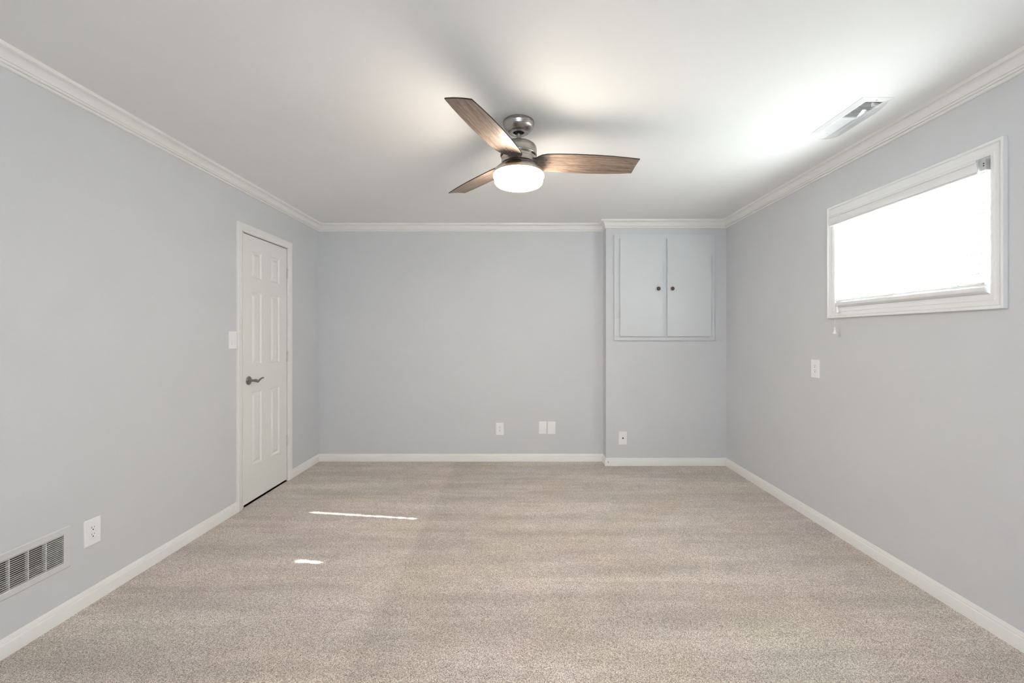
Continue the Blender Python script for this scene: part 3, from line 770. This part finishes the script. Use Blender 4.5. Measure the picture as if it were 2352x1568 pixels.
bm = bmesh.new(); box(bm, x0, x1, y0, y1, 0.112, 0.118); link('dark_backing', bm, M['duct'], cv)  # same dark sheet, shade of the register's depth put into colour
bm = bmesh.new(); box(bm, 0.0, 0.0040, y0 + 0.006, y0 + 0.020, -0.022, -0.004, 0.001); box(bm, -0.006, 0.010, y0 + 0.006, y0 + 0.010, -0.024, -0.018, 0.001)
link('damper_lever', bm, M['ventpaint'], cv)
for yy in (y1 + 0.012, y0 - 0.012):
    bm = bmesh.new()
    lathe(bm, [(0, -0.0105), (0.003, -0.0100), (0.0042, -0.0080), (0.0042, -0.006), (0, -0.006)], 16, c=(0, yy, 0))
    link('screw', bm, M['galv'], cv, smooth=True)
# curved clear scoop hanging under the register
bm = bmesh.new()
def scoop(t, y, s):
    a = t * PI / 2
    bulge = 1 - 0.30 * max(0.0, abs(y) / 0.155 - 0.75) / 0.25 * (1 if abs(y) > 0.116 else 0)
    x = (1.802 - cvx) - 0.125 * (1 - math.cos(a)); z = -0.004 - 0.062 * math.sin(a) * bulge
    return Vector((x - s * 0.0015 * math.cos(a), y, z + s * 0.0015 * math.sin(a)))
Y = [-0.155 + 0.31 * k / 20 for k in range(21)]
for s in (0, 1):
    g = [[bm.verts.new(scoop(i / 10, y, s)) for y in Y] for i in range(11)]
    for a, b in zip(g, g[1:]):
        for k in range(20): bm.faces.new((a[k], a[k + 1], b[k + 1], b[k]))
    if s == 0: g0 = g
loop0 = [g0[i][0] for i in range(11)] + g0[10][1:] + [g0[i][20] for i in range(9, -1, -1)] + g0[0][19:0:-1]
loop1 = [g[i][0] for i in range(11)] + g[10][1:] + [g[i][20] for i in range(9, -1, -1)] + g[0][19:0:-1]
for k in range(len(loop0)):
    j = (k + 1) % len(loop0); bm.faces.new((loop0[k], loop0[j], loop1[j], loop1[k]))
df = link('air_deflector', bm, M['clear'], cv, smooth=True); df['label'] = 'clear curved plastic deflector'

# ------------------------------------------------------------------ built-in cabinet
cb = thing('wall_cabinet', 'grey painted two-door cabinet built high into the back wall', 'cabinet', ((0.9406 + 1.934) / 2, YC, 1.2455))
co = Vector(cb.location)
def cbx(bm, x0, x1, y0, y1, z0, z1, bev=0.0): box(bm, x0 - co.x, x1 - co.x, y0, y1, z0 - co.z, z1 - co.z, bev)
bm = bmesh.new()
fx0, fx1, fz0, fz1 = 0.9406, 1.934, 1.2455, 2.294
cbx(bm, fx0, fx0 + 0.062, -0.0215, 0, fz0, fz1, 0.0015)
cbx(bm, fx1 - 0.050, fx1, -0.0215, 0, fz0, fz1, 0.0015)
cbx(bm, fx0 + 0.062, fx1 - 0.050, -0.0215, 0, fz0, fz0 + 0.048, 0.0015)
cbx(bm, fx0 + 0.062, fx1 - 0.050, -0.0215, 0, fz1 - 0.048, fz1, 0.0015)
cbx(bm, 1.410, 1.468, -0.0215, 0, fz0 + 0.048, fz1 - 0.048, 0.0015)
link('cabinet_frame', bm, M['cab'], cb)
for nm, xa, xb, kx, hx in (('l', 0.9935, 1.4195, 1.366, 0.9935), ('r', 1.4595, 1.8925, 1.503, 1.8925)):
    dt = bmesh.new()
    cbx(dt, xa, xb, -0.0440, -0.0245, 1.2860, 2.2545, 0.0018)
    d = link('door', dt, M['cab'], cb)
    kb = bmesh.new()
    lathe(kb, [(0, -0.0440), (0.0085, -0.0440), (0.0070, -0.0480), (0.0062, -0.0570), (0.0090, -0.0610), (0.0165, -0.0635), (0.0190, -0.0670), (0.0185, -0.0700), (0.0160, -0.0720), (0.0145, -0.0712), (0.0120, -0.0712), (0.0105, -0.0730), (0.0060, -0.0735), (0.0045, -0.0722), (0, -0.0726)], 36, axis='Y', c=(kx - co.x, 0, 1.7540 - co.z))
    link('knob', kb, M['bronze'], d, smooth=True)
    for hz in (2.047, 1.497):
        hb = bmesh.new()
        s = -1 if nm == 'l' else 1
        xx = hx + s * 0.0065
        lathe(hb, [(0, -0.031), (0.0052, -0.030), (0.0056, -0.028), (0.0056, 0.028), (0.0052, 0.030), (0, 0.031)], 14, c=(xx - co.x, -0.0300, hz - co.z))
        a, b = sorted((xx, xx + s * 0.022))
        cbx(hb, a, b, -0.0250, -0.0210, hz - 0.026, hz + 0.026, 0.0005)
        link('hinge', hb, M['cab'], d, smooth=True)

bpy.context.view_layer.update()
